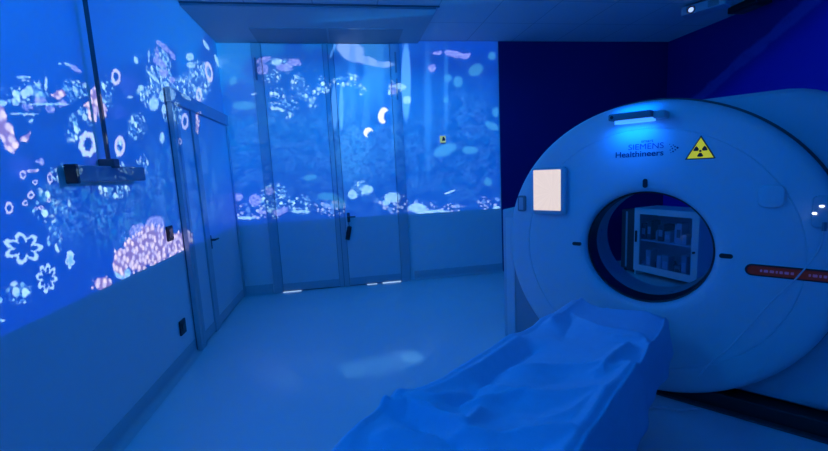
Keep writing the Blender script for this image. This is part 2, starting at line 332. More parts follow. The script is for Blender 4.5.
def lathe(bm, prof, cz, n=128, closed=False, off=0.):
    """profile of (radius, y) turned about the y axis through height cz"""
    rings = []
    for r, y in prof:
        k_ = off*max(0., min(1., (r-.44)/.36))
        rings.append([bm.verts.new((-.018*k_ + r*math.cos(2*PI*k/n), y, cz - .014*k_ + r*math.sin(2*PI*k/n))) for k in range(n)])
    rr = rings + ([rings[0]] if closed else [])
    for A, B in zip(rr, rr[1:]):
        for k in range(n): bm.faces.new((A[k], A[(k+1) % n], B[(k+1) % n], B[k]))
    return rings

def spline(pts, n=8):
    P = [Vector(p) for p in pts]; P = [2*P[0]-P[1]] + P + [2*P[-1]-P[-2]]; out = []
    for i in range(1, len(P)-2):
        for k in range(n):
            t = k/n; a, b, c, d = P[i-1:i+3]
            out.append(.5*((2*b) + (c-a)*t + (2*a-5*b+4*c-d)*t*t + (3*b-a-3*c+d)*t**3))
    out.append(P[-2]); return out

def obj(name, bm, m, parent=None, smooth=False, ang=35):
    me = bpy.data.meshes.new(name)
    bmesh.ops.recalc_face_normals(bm, faces=bm.faces); bm.to_mesh(me); bm.free()
    for q in (m if isinstance(m, (list, tuple)) else [m]): me.materials.append(q)
    if smooth:
        me.polygons.foreach_set('use_smooth', [True]*len(me.polygons))
        me.set_sharp_from_angle(angle=math.radians(ang))
    o = bpy.data.objects.new(name, me); C.objects.link(o)
    if parent: o.parent = parent
    return o
def tag(o, label=None, cat=None, group=None, kind=None):
    for k, v in (('label', label), ('category', cat), ('group', group), ('kind', kind)):
        if v: o[k] = v
    return o
def thing(name, label, cat, loc=(0, 0, 0), rz=0, group=None):
    o = bpy.data.objects.new(name, None); C.objects.link(o); o.location = loc; o.rotation_euler = (0, 0, rz)
    o.empty_display_size = .1
    return tag(o, label, cat, group)
def struct(name, bm, m, parent=None, **k):
    o = obj(name, bm, m, parent, **k)
    if not parent: o['kind'] = 'structure'
    return o
def B(*a, **k):
    bm = bmesh.new(); box(bm, *a, **k); return bm
def PR(*a, **k):
    bm = bmesh.new(); prism(bm, *a, **k); return bm

# ---------------------------------------------------------------- materials
M = dict(
    wall=mat('painted_wall', (.78, .80, .82), .55, var=.02, scale=3, bump=.15, bscale=180),
    navy=mat('navy_paint', (.006, .0010, .15), .6, var=.08, scale=2, bump=.1, bscale=150),
    trim=mat('grey_trim', (.44, .49, .54), .45, var=.05, scale=6),
    trimd=mat('dark_gasket', (.16, .18, .22), .5),
    leaf=mat('door_laminate', (.66, .70, .74), .42, var=.03, scale=4),
    cove=mat('vinyl_skirting', (.42, .47, .52), .45, var=.06, scale=20),
    shell=mat('scanner_shell', (.66, .70, .74), .38, var=.02, scale=5, bump=.04, bscale=200),
    shell2=mat('scanner_shell_rear', (.55, .57, .62), .42, var=.03, scale=5, bump=.04, bscale=200),
    bore=mat('bore_liner', (.42, .44, .48), .3, var=.03),
    black=mat('black_plastic', (.012, .012, .016), .4),
    dgrey=mat('dark_grey_plastic', (.06, .066, .08), .5),
    mgrey=mat('mid_grey_plastic', (.22, .24, .28), .45),
    lgrey=mat('light_grey_plastic', (.5, .52, .56), .4),
    ink=mat('dark_ink', (.02, .015, .12), .5), ink2=mat('light_ink', (.10, .14, .38), .5),
    sheet=mat('blue_sheet', (.36, .60, .80), .75, var=.05, scale=30, bump=.35, bscale=90, spec=.25),
    metal=mat('brushed_metal', (.5, .5, .52), .3, metal=1),
    white=mat('white_enamel', (.72, .74, .78), .35, var=.02),
    cable=mat('pale_cable', (.6, .62, .66), .4),
    yellow=mat('glowing_yellow', (.75, .70, .03), .5, emit=srgb(176, 172, 8), es=.85),  # slight glow added so the triangle shows yellow under blue lamps
    spot=mat('yellow_notice', (.6, .6, .2), .5, emit=srgb(150, 160, 60), es=.8),  # glow added to keep the notice yellow in blue light
    orange=mat('glowing_orange', (.05, .015, .01), .35, emit=(.085, .016, .003), es=.22),  # added glow keeps the strip orange in the blue room
    keys=mat('glowing_keys', (.2, .15, .3), .35, emit=(.05, .03, .09), es=.6),
    led=mat('white_led', (.8, .8, .9), .3, emit=(.75, .85, 1), es=3.),
    lens=mat('lamp_lens', (.5, .6, .9), .2, emit=(.05, .28, 1.0), es=1.3),
    lensg=mat('projector_lens', (.1, .12, .3), .1, emit=(.35, .5, 1), es=1.4),
    gap=mat('door_gap_glow', (.8, .8, .8), .5, emit=(.42, .62, .8), es=1.),
    panel=mat('grey_panel', (.34, .37, .42), .45, var=.03),
    soffit=mat('matt_plasterboard', (.40, .46, .50), .7, var=.03, scale=3),
    door_shade=mat('door_shade_paint', (.26, .30, .34), .6, var=.03),
    glass=None, screen=None, floor=None, ceil=None, rwall_glow=None)

def special():
    # glass pane
    m = bpy.data.materials.new('cabinet_glass'); m.use_nodes = True; N = Net(m.node_tree)
    o = N.n('ShaderNodeOutputMaterial'); g = N.n('ShaderNodeBsdfGlossy'); g.inputs['Roughness'].default_value = .05
    t = N.n('ShaderNodeBsdfTransparent'); t.inputs[0].default_value = (.8, .86, .95, 1)
    mx = N.n('ShaderNodeMixShader'); mx.inputs[0].default_value = .06
    for a, b in ((t.outputs[0], mx.inputs[1]), (g.outputs[0], mx.inputs[2]), (mx.outputs[0], o.inputs[0])): m.node_tree.links.new(a, b)
    M['glass'] = m
    # touch screen with a faint burst of rays
    m = mat('lit_screen', (.8, .8, .8), .2); M['screen'] = m; N_ = m.node_tree
    N = Net.__new__(Net); N.nt = N_; b = N_.nodes['Principled BSDF']
    tc = N.n('ShaderNodeTexCoord').outputs['Object']
    q = N.v('SUBTRACT', tc, (-.53, 0, .34+.9)); s_ = N.n('ShaderNodeSeparateXYZ'); N.put(s_.inputs[0], q)
    th = N.m('ARCTAN2', s_.outputs[2], s_.outputs[0]); cmb = N.n('ShaderNodeCombineXYZ'); N.put(cmb.inputs[0], N.m('MULTIPLY', th, 3.2))
    n = N.noise(cmb.outputs[0], 2.2, 2, .5)
    N.put(b.inputs['Emission Color'], N.mix(N.ramp(n, .4, .62), srgb(227, 212, 209), srgb(232, 217, 213)))
    b.inputs['Emission Strength'].default_value = 1.0
    b.inputs['Base Color'].default_value = (.1, .1, .1, 1)
    for l in list(b.inputs['Base Color'].links): N_.links.remove(l)
    b.inputs['Base Color'].default_value = (.03, .03, .03, 1)
    # floor: glossy vinyl with fine chips
    m = mat('vinyl_floor', (.62, .68, .72), .22, var=.05, scale=3); M['floor'] = m
    N = Net.__new__(Net); N.nt = m.node_tree; b = m.node_tree.nodes['Principled BSDF']
    tc = N.n('ShaderNodeTexCoord').outputs['Object']
    chips = N.ramp(N.noise(tc, 160, 2, .5), .6, .7)
    base = N.mix(N.noise(tc, 1.6, 3, .5), (.58, .65, .70), (.66, .72, .76))
    N.put(b.inputs['Base Color'], N.mix(N.m('MULTIPLY', chips, .35), base, (.42, .48, .56)))
    N.put(b.inputs['Roughness'], N.ramp(N.noise(tc, 5, 3, .6), .3, .7, .17, .26))
    bp = N.n('ShaderNodeBump'); bp.inputs['Strength'].default_value = .12; bp.inputs['Distance'].default_value = .002
    N.put(bp.inputs['Height'], N.noise(tc, 40, 2, .5)); N.put(b.inputs['Normal'], bp.outputs[0])
    # ceiling tiles, 0.6 m grid
    m = mat('ceiling_tiles', (.55, .58, .60), .85, var=.05, scale=8, bump=.3, bscale=90); M['ceil'] = m
    N = Net.__new__(Net); N.nt = m.node_tree; b = m.node_tree.nodes['Principled BSDF']
    tc = N.n('ShaderNodeTexCoord').outputs['Object']
    s_ = N.n('ShaderNodeSeparateXYZ'); N.put(s_.inputs[0], tc)
    gx = N.m('ABSOLUTE', N.m('SUBTRACT', N.m('FRACT', N.m('DIVIDE', N.m('ADD', s_.outputs[0], .05), .6)), .5))
    gy = N.m('ABSOLUTE', N.m('SUBTRACT', N.m('FRACT', N.m('DIVIDE', N.m('ADD', s_.outputs[1], 9.02), .6)), .5))
    ln = N.m('MAXIMUM', N.m('GREATER_THAN', gx, .490), N.m('GREATER_THAN', gy, .490))
    base = N.mix(N.noise(tc, 70, 3, .6), (.62, .66, .7), (.74, .77, .8))
    N.put(b.inputs['Base Color'], N.mix(ln, base, (.48, .50, .54)))
    # right wall: navy paint, faint projected light painted in as paler drifts
    m = mat('navy_painted_glow', (.01, .004, .13), .6); M['rwall_glow'] = m
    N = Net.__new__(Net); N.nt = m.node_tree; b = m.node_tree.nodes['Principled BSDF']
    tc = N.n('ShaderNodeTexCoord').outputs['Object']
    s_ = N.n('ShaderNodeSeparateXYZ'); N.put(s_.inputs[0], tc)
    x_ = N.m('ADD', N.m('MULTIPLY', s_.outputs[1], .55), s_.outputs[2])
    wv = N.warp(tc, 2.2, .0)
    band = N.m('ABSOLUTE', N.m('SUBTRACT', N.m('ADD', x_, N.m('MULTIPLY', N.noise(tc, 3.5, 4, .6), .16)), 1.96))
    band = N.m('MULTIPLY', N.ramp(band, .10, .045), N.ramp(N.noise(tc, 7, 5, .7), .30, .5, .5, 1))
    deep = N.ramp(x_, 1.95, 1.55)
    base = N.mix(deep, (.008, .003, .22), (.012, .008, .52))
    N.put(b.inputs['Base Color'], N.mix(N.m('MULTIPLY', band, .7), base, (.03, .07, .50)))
special()

# ================================================================ the room
struct('floor', B(-.15, W+.15, YF-.15, .15, -.12, 0), M['floor'])
struct('ceiling', B(-.15, W+.15, YF-.15, .15, H, H+.12), M['ceil'])
struct('wall_left', B(-.15, 0, YF, 0, 0, H), M['wall'])
bm = bmesh.new(); box(bm, -.15, XA, 0, .15, 0, H); box(bm, XA, W+.15, 0, .15, 0, H, mi=1)
struct('wall_back', bm, [M['wall'], M['navy']])
struct('wall_right', B(W, W+.15, YF, 0, 0, H), M['rwall_glow'])
struct('wall_front', B(-.15, W+.15, YF-.15, YF, 0, H), M['wall'])

# vinyl skirting that curves up the wall
def cove(name, pts):
    bm = bmesh.new(); prof = [(.055, .002), (.03, .006), (.012, .018), (.004, .04), (.004, .115), (.0, .118), (0, .002)]
    (x0, y0), (x1, y1) = pts; d = Vector((x1-x0, y1-y0, 0)); L_ = d.length; d.normalize(); nrm = Vector((-d.y, d.x, 0))
    A = [bm.verts.new(Vector((x0, y0, 0)) + nrm*p + Vector((0, 0, z))) for p, z in prof]
    Bv = [bm.verts.new(Vector((x1, y1, 0)) + nrm*p + Vector((0, 0, z))) for p, z in prof]
    bm.faces.new(A); bm.faces.new(Bv[::-1])
    for i in range(len(prof)): j = (i+1) % len(prof); bm.faces.new((A[i], Bv[i], Bv[j], A[j]))
    return struct(name, bm, M['cove'], smooth=True, ang=60)
cove('baseboard_left', ((0.001, -1.62), (0.001, YF)))
o = cove('baseboard_back', ((XA, -.001), (2.15, -.001)))
cove('baseboard_back_corner', ((.36, -.001), (.03, -.001)))
cove('baseboard_right', ((W-.001, YF), (W-.001, 0)))

# smooth plasterboard panel let down in front of the doors, two dark sheets painting in the doors' reflection and shade
t = struct('trim_1', B(.002, 2.33, -1.04, -.002, H-.03, H-.001, bev=.003), M['soffit'])
struct('door_shade_sheet', B(.46, 1.25, -.50, -.03, H-.036, H-.03, bev=.002), M['door_shade'], t)
struct('door_shade_sheet', B(1.27, 2.08, -.50, -.03, H-.036, H-.03, bev=.002), M['door_shade'], t)
struct('trim_2', B(.002, 2.36, -1.055, -1.041, H-.012, H-.001), M['trimd'])

# double door in the far wall: dull frame strips, pale leaves
def leafed_door(name, along, spans, strips, zt, hd):
    """along: 'x' far wall, 'y' left wall; strips/spans in metres along the wall"""
    def bb(a, b, d0, d1, z0, z1, bev=.003):
        return B(a, b, -d1, -d0, z0, z1, bev=bev) if along == 'x' else B(d0, d1, a, b, z0, z1, bev=bev)
    root = struct(name, bb(strips[0][0], strips[-1][1], .0005, .008, .001, zt), M['trimd'])
    for a, b, dp in strips: struct('door_post', bb(a, b, .009, dp, .001, zt), M['trim'], root)
    if hd: struct('door_header', bb(strips[0][0]-.01, strips[-1][1], .009, .05, hd, zt+.005, bev=.004), M['trim'], root)
    for a, b in spans:
        lf = struct('door_leaf', bb(a, b, .009, .024, .014, (hd or zt)-.003, bev=.002), M['leaf'], root)
        struct('kick_rail', bb(a+.004, b-.004, .0245, .03, .018, .11, bev=.002), M['trim'], root)
    return root
d2 = leafed_door('door_2', 'x', [(.485, 1.175), (1.305, 1.97)],
                 [(.375, .48, .035), (1.18, 1.232, .03), (1.238, 1.30, .03), (1.975, 2.095, .035)], H-.04, None)
bm = bmesh.new(); box(bm, .472, .70, -.034, -.0315, .0015, .010); struct('gap_glow_strip', bm, M['gap'], d2)  # glowing strips stand in for light leaking under the doors
bm = bmesh.new(); box(bm, 1.52, 1.65, -.034, -.0315, .0015, .008); struct('gap_glow_strip', bm, M['gap'], d2)
bm = bmesh.new(); box(bm, 1.72, 1.96, -.034, -.0315, .0015, .012); struct('gap_glow_strip', bm, M['gap'], d2)
bm = bmesh.new()                                             # lever handle
prism(bm, [(x+1.345, z+.885) for x, z in rrect(.035, .12, .01)], 1, -.030, -.024)
tube(bm, [(1.345, -.028, .895), (1.345, -.075, .895)], .009)
tube(bm, [(1.325, -.075, .897), (1.36, -.075, .895), (1.43, -.072, .893)], .009)
struct('door_handle', bm, M['dgrey'], d2, smooth=True)
bm = bmesh.new()                                             # dark hinge covers high on the posts
box(bm, .40, .422, -.047, -.0355, 2.55, 2.80, bev=.003); struct('hinge', bm, M['mgrey'], d2)
bm = bmesh.new(); box(bm, 2.03, 2.05, -.047, -.0355, 2.62, 2.86, bev=.003); struct('hinge', bm, M['mgrey'], d2)
bm = bmesh.new(); box(bm, 2.03, 2.05, -.047, -.0355, 2.30, 2.55, bev=.003); struct('hinge', bm, M['mgrey'], d2)

d1 = leafed_door('door_1', 'y', [(-1.485, -1.185), (-1.055, -.075)],
                 [(-1.605, -1.555, .045), (-1.545, -1.49, .045), (-1.18, -1.06, .038), (-.07, -.03, .04)], 2.155, 2.045)
bm = bmesh.new(); tube(bm, [(.02, -1.02, .86), (.07, -1.02, .86)], .010); tube(bm, [(.07, -1.03, .862), (.07, -.98, .86), (.068, -.93, .858)], .009)
prism(bm, [(y-1.02, z+.84) for y, z in rrect(.035, .13, .01)], 0, .0245, .030)
struct('door_handle', bm, M['dgrey'], d1, smooth=True)

# ================================================================ wall and ceiling fittings
def plate(name, label, cat, y, z, s=.085):
    r = thing(name, label, cat, (0, y, z))
    obj('frame', PR(rrect(s, s*1.12, .008), 0, .001, .012, bev=.002), M['black'], r)
    obj('rocker', PR(rrect(s*.6, s*.7, .004), 0, .0125, .018, bev=.002), M['dgrey'], r)
    return r
plate('light_switch', 'black square switch plate beside the left door, against the projected pink coral', 'switch', -1.84, 1.045, .10)
r = thing('wall_socket', 'black wall socket low on the left wall, beneath the projected picture', 'socket', (0, -1.83, .305))
obj('frame', PR(rrect(.105, .115, .008), 0, .001, .012, bev=.002), M['black'], r)
bm = bmesh.new(); lathe(bm, [(.001, 0), (.026, 0), (.030, .004), (.030, .007), (.001, .007)], 0, 24)
bmesh.ops.rotate(bm, verts=bm.verts, cent=(0, 0, 0), matrix=Matrix.Rotation(-PI/2, 3, 'Z')); bmesh.ops.translate(bm, verts=bm.verts, vec=(.0125, 0, 0))
obj('socket_face', bm, M['dgrey'], r, smooth=True)

# bar hanging on a pole in front of the left wall
r = thing('ceiling_pole_bracket', 'dark hanging bar on a thin ceiling pole in front of the left wall', 'bracket', (.042, -2.58, H-.001))
tl = bmesh.new(); tube(tl, [(0, 0, 0), (0, 0, -1.49)], .011, 12); obj('pole', tl, M['dgrey'], r, smooth=True)
obj('ceiling_plate', PR(rrect(.14, .14, .02), 2, -.012, 0, bev=.002), M['dgrey'], r)
obj('crossbar', B(-.025, .025, -.33, .35, -1.555, -1.470, bev=.008), M['mgrey'], r)
obj('end_cap', B(-.028, .028, -.338, -.315, -1.56, -1.465, bev=.006), M['black'], r)
obj('clamp', B(-.04, .04, -.03, .03, -1.48, -1.43, bev=.006), M['dgrey'], r)

# black pouch hanging from the far door's handle
r = thing('door_handset', 'black handset hanging tilted from the lever of the far double door', 'handset', (1.37, -.055, .86))
obj('body', B(-.027, .027, -.014, .014, -.26, -.085, bev=.011, seg=3, rot=((0, 0, 0), math.radians(13), 'Y')), M['black'], r, smooth=True)
bm = bmesh.new(); tube(bm, spline([(-.005, -.02, .045), (-.02, -.02, .02), (-.028, -.005, -.05), (-.022, 0, -.095)]), .0045, 6)
obj('loop', bm, M['black'], r, smooth=True)

# small notice on the far wall
r = thing('wall_notice', 'tiny yellow notice with a dark figure on the projected far wall', 'sign', (2.60, 0, 1.805))
obj('panel', PR(rrect(.075, .085, .006), 1, -.006, -.001), M['spot'], r)
bm = bmesh.new(); prism(bm, [(-.012, -.02), (.03, -.02), (.03, .005), (.012, .03), (0, .028)], 1, -.0085, -.0062)
obj('figure', bm, M['black'], r)
obj('lower_edge', B(-.03, .034, -.009, -.001, -.052, -.044), M['dgrey'], r)

# the projector on the ceiling, and the twin that throws the far picture
def projector(loc, rz, label, k=1.):
    r = thing('ceiling_projector', label, 'projector', loc, rz, 'ceiling projectors'); r.scale = (k, k, k)
    # local +y is the side the lens looks to
    obj('housing', B(-.44, .14, -.30, -.02, -.055, .075, bev=.014, seg=3), M['lgrey'], r, smooth=True)
    bm = bmesh.new(); lathe(bm, [(.001, -.018), (.040, -.018), (.042, -.02), (.052, .0), (.056, -.002), (.056, -.03), (.001, -.03)], .0, 32)
    obj('lens_barrel', bm, M['black'], r, smooth=True)
    bm = bmesh.new(); lathe(bm, [(.0005, -.0105), (.02, -.0125), (.036, -.0172), (.001, -.0175)], 0, 24)
    obj('lens', bm, M['lensg'], r, smooth=True)
    bm = bmesh.new()
    for k in range(7): box(bm, -.36, -.22, -.0205, -.018, -.035+k*.013, -.029+k*.013)
    obj('vent', bm, M['dgrey'], r)
    obj('mounting_plate', B(-.12, .12, -.26, -.08, .076, (H-loc[2]-.001)/k), M['black'], r)
    return r
p1 = projector((PROJ_L[0]+.03, PROJ_L[1], PROJ_L[2]), math.radians(118), 'light grey projector with a bright lens on the ceiling near the right wall', .66)
p2 = projector((PROJ_B[0], PROJ_B[1]-.03, PROJ_B[2]), 0, 'light grey projector on the ceiling behind the viewer')
r = thing('ceiling_sensor', 'black box on the ceiling just beside the projector', 'box', (5.62, -1.30, H-.001))
obj('housing', B(-.10, .10, -.16, .16, -.07, 0, bev=.015, seg=3), M['black'], r, smooth=True)
obj('cover', B(-.06, .06, -.10, .10, -.08, -.071, bev=.004), M['dgrey'], r)

# ================================================================ CT scanner (its own axes: x across, y along the bore, z up)
GX, GY, GH, ZC = 3.031, -3.04, math.radians(51.6), .90
ct = thing('ct_scanner', 'large round-faced white CT scanner with a dark open bore', 'scanner', (GX, GY, 0), -GH)
R0 = .333
bm = bmesh.new()
prof = [(R0+.003, .055), (.338, .030), (.350, .014), (.372, .005), (.40, .001), (.44, 0), (.699, 0), (.7005, .004), (.7045, .004), (.706, 0),
        (.79, .001), (.824, .006), (.848, .018), (.861, .036), (.866, .056), (.866, .078), (.82, .078), (.80, .06), (R0+.003, .06)]
lathe(bm, prof, ZC, 144, closed=True, off=1.); obj('front_cover', bm, M['shell'], ct, smooth=True, ang=40)
bm = bmesh.new(); lathe(bm, [(R0, .056), (R0-.008, .062), (R0-.008, .20), (R0, .204), (R0+.03, .204), (R0+.03, .062)], ZC, 96, closed=True)
obj('bore_ring', bm, M['black'], ct, smooth=True)
bm = bmesh.new(); lathe(bm, [(R0, .206), (R0-.004, .22), (R0-.004, .42), (R0+.02, .50), (R0+.10, .62), (R0+.12, .622), (R0+.02, .52), (R0+.02, .206)], ZC, 96, closed=True)
obj('bore_tunnel', bm, M['bore'], ct, smooth=True)
# dark ring standing in for the seam's shade behind the front cover
bm = bmesh.new(); lathe(bm, [(.815, .079), (.82, .118), (.881, .120), (.881, .14), (.70, .14), (.70, .079)], ZC, 144, closed=True, off=1.)
obj('seam_shade_ring', bm, M['dgrey'], ct, smooth=True)
# rear housing: rounded block with a round hole
def outline(n=144, hw=.92, top=1.735, bot=.10, rt_=.36, rb=.12):
    P = []
    for k in range(n):
        a = 2*PI*k/n; dx, dz = math.cos(a), math.sin(a)
        lo_, hi_ = .2, 2.
        def ins(x, z):
            hw = .92 if x > 0 else .86
            if abs(x) > hw or z > top or z < bot: return False
            r_ = (rt_ if x > 0 else .80) if z > ZC else rb
            cx, cz = hw - r_, (top - r_ if z > ZC else bot + r_)
            if abs(x) > cx and ((z > cz) if z > ZC else (z < cz)):
                return math.hypot(abs(x)-cx, z-cz) < r_
            return True
        for _ in range(30):
            mid_ = (lo_+hi_)/2
            if ins(dx*mid_, ZC+dz*mid_): lo_ = mid_
            else: hi_ = mid_
        P.append((dx*lo_, dz*lo_))
    return P
bm = bmesh.new(); P = outline(); n = len(P); rings = []
for f, y in ((None, .141), (.93, .141), (.975, .146), (1, .175), (1, .56), (.985, .60), (.94, .622), (None, .623)):
    if f is None:
        rr = .42 if y < .3 else R0+.121
        rings.append([bm.verts.new((rr*math.cos(2*PI*k/n), y, ZC+rr*math.sin(2*PI*k/n))) for k in range(n)])
    else: rings.append([bm.verts.new((x*f, y, ZC+z*f)) for x, z in P])
rings.append(rings[0])
for A_, B_ in zip(rings, rings[1:]):
    for k in range(n): bm.faces.new((A_[k], A_[(k+1) % n], B_[(k+1) % n], B_[k]))
obj('rear_housing', bm, M['shell2'], ct, smooth=True, ang=45)
# side tower low on the left, its door and toe kick
sd = obj('side_cabinet', B(-.985, -.882, .10, .58, .012, 1.10, bev=.012, seg=3), M['shell2'], ct, smooth=True)
bm = bmesh.new(); box(bm, -.955, -.886, .094, .0995, .10, 1.04, bev=.003)
obj('panel', bm, M['shell'], sd)
obj('foot_strip', B(-.95, -.84, .088, .0935, .055, .062), M['black'], sd)
sk = obj('front_skirt', B(-.880, -.46, .096, .1395, .075, .66, bev=.006), M['panel'], ct, smooth=True)
obj('skirt_foot', B(-.880, -.46, .102, .138, .004, .066, bev=.004), M['panel'], ct)
# dark plinth
bm = bmesh.new(); box(bm, -.45, .86, .07, .60, .004, .095, bev=.01)
obj('plinth', bm, M['black'], ct)
obj('floor_plate', B(-.88, .98, .03, .66, .0, .012, bev=.004), M['dgrey'], ct)
# positioning marks round the bore
for a, ww, hh in ((90, .024, .052), (180, .056, .022), (0, .058, .024)):
    x, z = .386*math.cos(math.radians(a)), .386*math.sin(math.radians(a))
    bm = bmesh.new(); prism(bm, [(x+p, ZC+z+q) for p, q in capsule(ww, hh)], 1, -.003, .006)
    o = obj('laser_window', bm, M['black'], ct)
# touch display
dp = obj('display', PR(rrect(.222, .315, .022, cx=-.555, cy=ZC+.345), 1, -.045, -.003, bev=.006), M['lgrey'], ct, smooth=True)
obj('screen', PR(rrect(.186, .268, .003, cx=-.567, cy=ZC+.352), 1, -.0475, -.0455), M['screen'], dp)
# small keypad at the left rim and its lit twin on the right rim
kp = obj('keypad', PR(rrect(.055, .11, .012, cx=-.765, cy=ZC+.258), 1, -.022, .012, bev=.004), M['mgrey'], ct, smooth=True)
obj('key', PR(rrect(.032, .085, .006, cx=-.765, cy=ZC+.258), 1, -.025, -.0225), M['lgrey'], kp)
kp = obj('keypad', PR(rrect(.085, .15, .022, cx=.735, cy=ZC+.245), 1, -.026, .012, bev=.006), M['lgrey'], ct, smooth=True)
for x, z in ((.700, .238), (.722, .272)):
    obj('indicator_light', PR(rrect(.016, .008, .003, cx=x, cy=ZC+z), 1, -.029, -.0265), M['led'], kp)
kn = obj('round_button', PR(rrect(.100, .112, .032, cx=.548, cy=ZC+.315), 1, -.020, .0, bev=.008, seg=3), M['shell'], ct, smooth=True)
# long control strip with an added glow
cs = obj('control_strip', PR([(x+.665, z+ZC-.058) for x, z in capsule(.40, .060)], 1, -.006, .008, bev=.002), M['black'], ct)
obj('glow_panel', PR([(x+.665, z+ZC-.058) for x, z in capsule(.380, .044)], 1, -.0085, -.0065), M['orange'], cs)
random.seed(3)
x = .525
while x < .83:
    wk = random.choice((.008, .012, .016))
    if not .655 < x < .69:
        obj('key', PR(rrect(wk, .013, .003, cx=x+wk/2, cy=ZC-.058), 1, -.0105, -.0087), M['keys'], cs)
    x += wk + .006
# lamp bar at the top
lp = obj('lamp_bar', B(-.165, .050, -.140, -.012, ZC+.745, ZC+.782, bev=.008, seg=3), M['mgrey'], ct, smooth=True)
obj('lamp_arm', B(.0505, .110, -.115, -.002, ZC+.736, ZC+.776, bev=.010, seg=3), M['lgrey'], lp, smooth=True)
obj('lamp_lens', PR(capsule(.205, .095), 2, ZC+.728, ZC+.7445), M['lens'], lp)
for o in (C.objects['lamp_lens'],): o.location = (-.045, -.072, 0)
obj('camera_eye', PR([(x-.145, z+ZC+.763) for x, z in capsule(.018, .018)], 1, -.143, -.1405), M['black'], lp)
for dz, dy, e in ((.70, -.07, .8), (.80, -.05, .65)):
    ld = bpy.data.lights.new('lamp_glow', 'AREA'); ld.shape = 'RECTANGLE'; ld.size = .2; ld.size_y = .04; ld.energy = e; ld.color = (0, .13, 1)
    lo = bpy.data.objects.new('lamp_glow', ld); C.objects.link(lo); lo.parent = ct
    lo.location = (-.06, dy, ZC+dz); lo.rotation_euler = (math.radians(28 if dz < .75 else 150), 0, 0)
# lettering and marks on the face
def text(s, size, x, z, m, name='lettering', bold=0., parent=ct, sx=1.):
    cu = bpy.data.curves.new(name, 'FONT'); cu.body = s; cu.size = size; cu.extrude = .0006; cu.offset = bold
    cu.align_x = 'RIGHT'
    to = bpy.data.objects.new('tmp', cu); me = bpy.data.meshes.new_from_object(to); bpy.data.objects.remove(to)
    me.materials.clear(); me.materials.append(m)
    me.transform(Matrix.Translation((x, -.0015, z)) @ Matrix.Rotation(PI/2, 4, 'X') @ Matrix.Scale(sx, 4, (1, 0, 0)))
    o = bpy.data.objects.new(name, me); C.objects.link(o); o.parent = parent; return o
text('SIEMENS', .045, .088, ZC+.580, M['ink2'], sx=1.08)
text('Healthineers', .046, .088, ZC+.540, M['ink'], bold=.0004, sx=1.06)
text('smart', .024, .035, ZC+.618, M['ink'], sx=1.1)
bm = bmesh.new()
for x, z, rr in ((.075, .597, .0022), (.082, .585, .003), (.092, .592, .003), (.088, .574, .0038), (.100, .583, .004), (.112, .576, .0055), (.102, .566, .004), (.092, .558, .0045), (.078, .566, .003), (.082, .552, .0025)):
    x += .040
    prism(bm, [(x+rr*math.cos(k*PI/4), ZC+z+rr*math.sin(k*PI/4)) for k in range(8)], 1, -.0022, -.0006)
obj('dotted_mark', bm, M['ink'], ct)
sg = obj('radiation_triangle', PR([(.188, ZC+.510), (.322, ZC+.510), (.255, ZC+.632)], 1, -.0025, -.0006), M['black'], ct)
obj('yellow_field', PR([(.197, ZC+.515), (.313, ZC+.515), (.255, ZC+.621)], 1, -.0035, -.0027), M['yellow'], sg)
bm = bmesh.new(); cx_, cz_ = .255, ZC+.552
prism(bm, [(cx_+.006*math.cos(k*PI/6), cz_+.006*math.sin(k*PI/6)) for k in range(12)], 1, -.0045, -.0036)
for a0 in (90-180, 30, 150):
    P = [(cx_+.010*math.cos(math.radians(a0+q)), cz_+.010*math.sin(math.radians(a0+q))) for q in (-28, 0, 28)]
    P += [(cx_+.031*math.cos(math.radians(a0+q)), cz_+.031*math.sin(math.radians(a0+q))) for q in (28, 14, 0, -14, -28)]
    prism(bm, P, 1, -.0045, -.0036)
obj('trefoil', bm, M['black'], sg)

# cable sagging from the right keypad down to the table foot, and on along the floor
r = thing('hanging_cable', 'thin pale cable sagging from the scanner keypad towards the table foot', 'cable', (GX, GY, 0), -GH)
CAB = [(.735, -.035, 1.07), (.725, -.05, .98), (.66, -.06, .84), (.57, -.08, .70), (.50, -.12, .58), (.42, -.2, .46), (.36, -.28, .40), (.33, -.36, .36)]
bm = bmesh.new(); tube(bm, spline(CAB), .0035, 6); obj('lead', bm, M['cable'], r, smooth=True)
bm = bmesh.new(); tube(bm, [(.735, -.04, 1.06), (.735, -.035, 1.10)], .008, 10); obj('plug', bm, M['mgrey'], r, smooth=True)
r = thing('floor_cable', 'short white cable lying on the floor at the foot of the table', 'cable', (GX, GY, 0), -GH)
bm = bmesh.new(); tube(bm, spline([(.08, -.16, .006), (.14, -.13, .02), (.20, -.11, .018), (.25, -.09, .026), (.30, -.03, .02)]), .006, 6)
obj('lead', bm, M['cable'], r, smooth=True)

# ================================================================ patient table
tb = thing('patient_table', 'scanner couch covered with a blue sheet, on a grey pedestal', 'table', (GX, GY, 0), -GH)
bm = bmesh.new(); P = [(-.24, .555), (-.20, .515), (-.10, .49), (.04, .49), (.14, .515), (.18, .555), (.14, .54), (.04, .52), (-.10, .52), (-.20, .54)]
prism(bm, P, 1, -2.45, -.30); obj('tabletop', bm, M['dgrey'], tb, smooth=True)
obj('mattress', B(-.20, .13, -2.43, -.34, .535, .562, bev=.015, seg=3), M['mgrey'], tb, smooth=True)
obj('carriage', B(-.20, .14, -2.3, -.32, .36, .488, bev=.02, seg=3), M['mgrey'], tb, smooth=True)
obj('pedestal', B(-.16, .08, -2.0, -.62, .06, .358, bev=.03, seg=3), M['shell2'], tb, smooth=True)
obj('foot', B(-.20, .08, -2.1, -.5, .001, .058, bev=.012), M['dgrey'], tb, smooth=True)


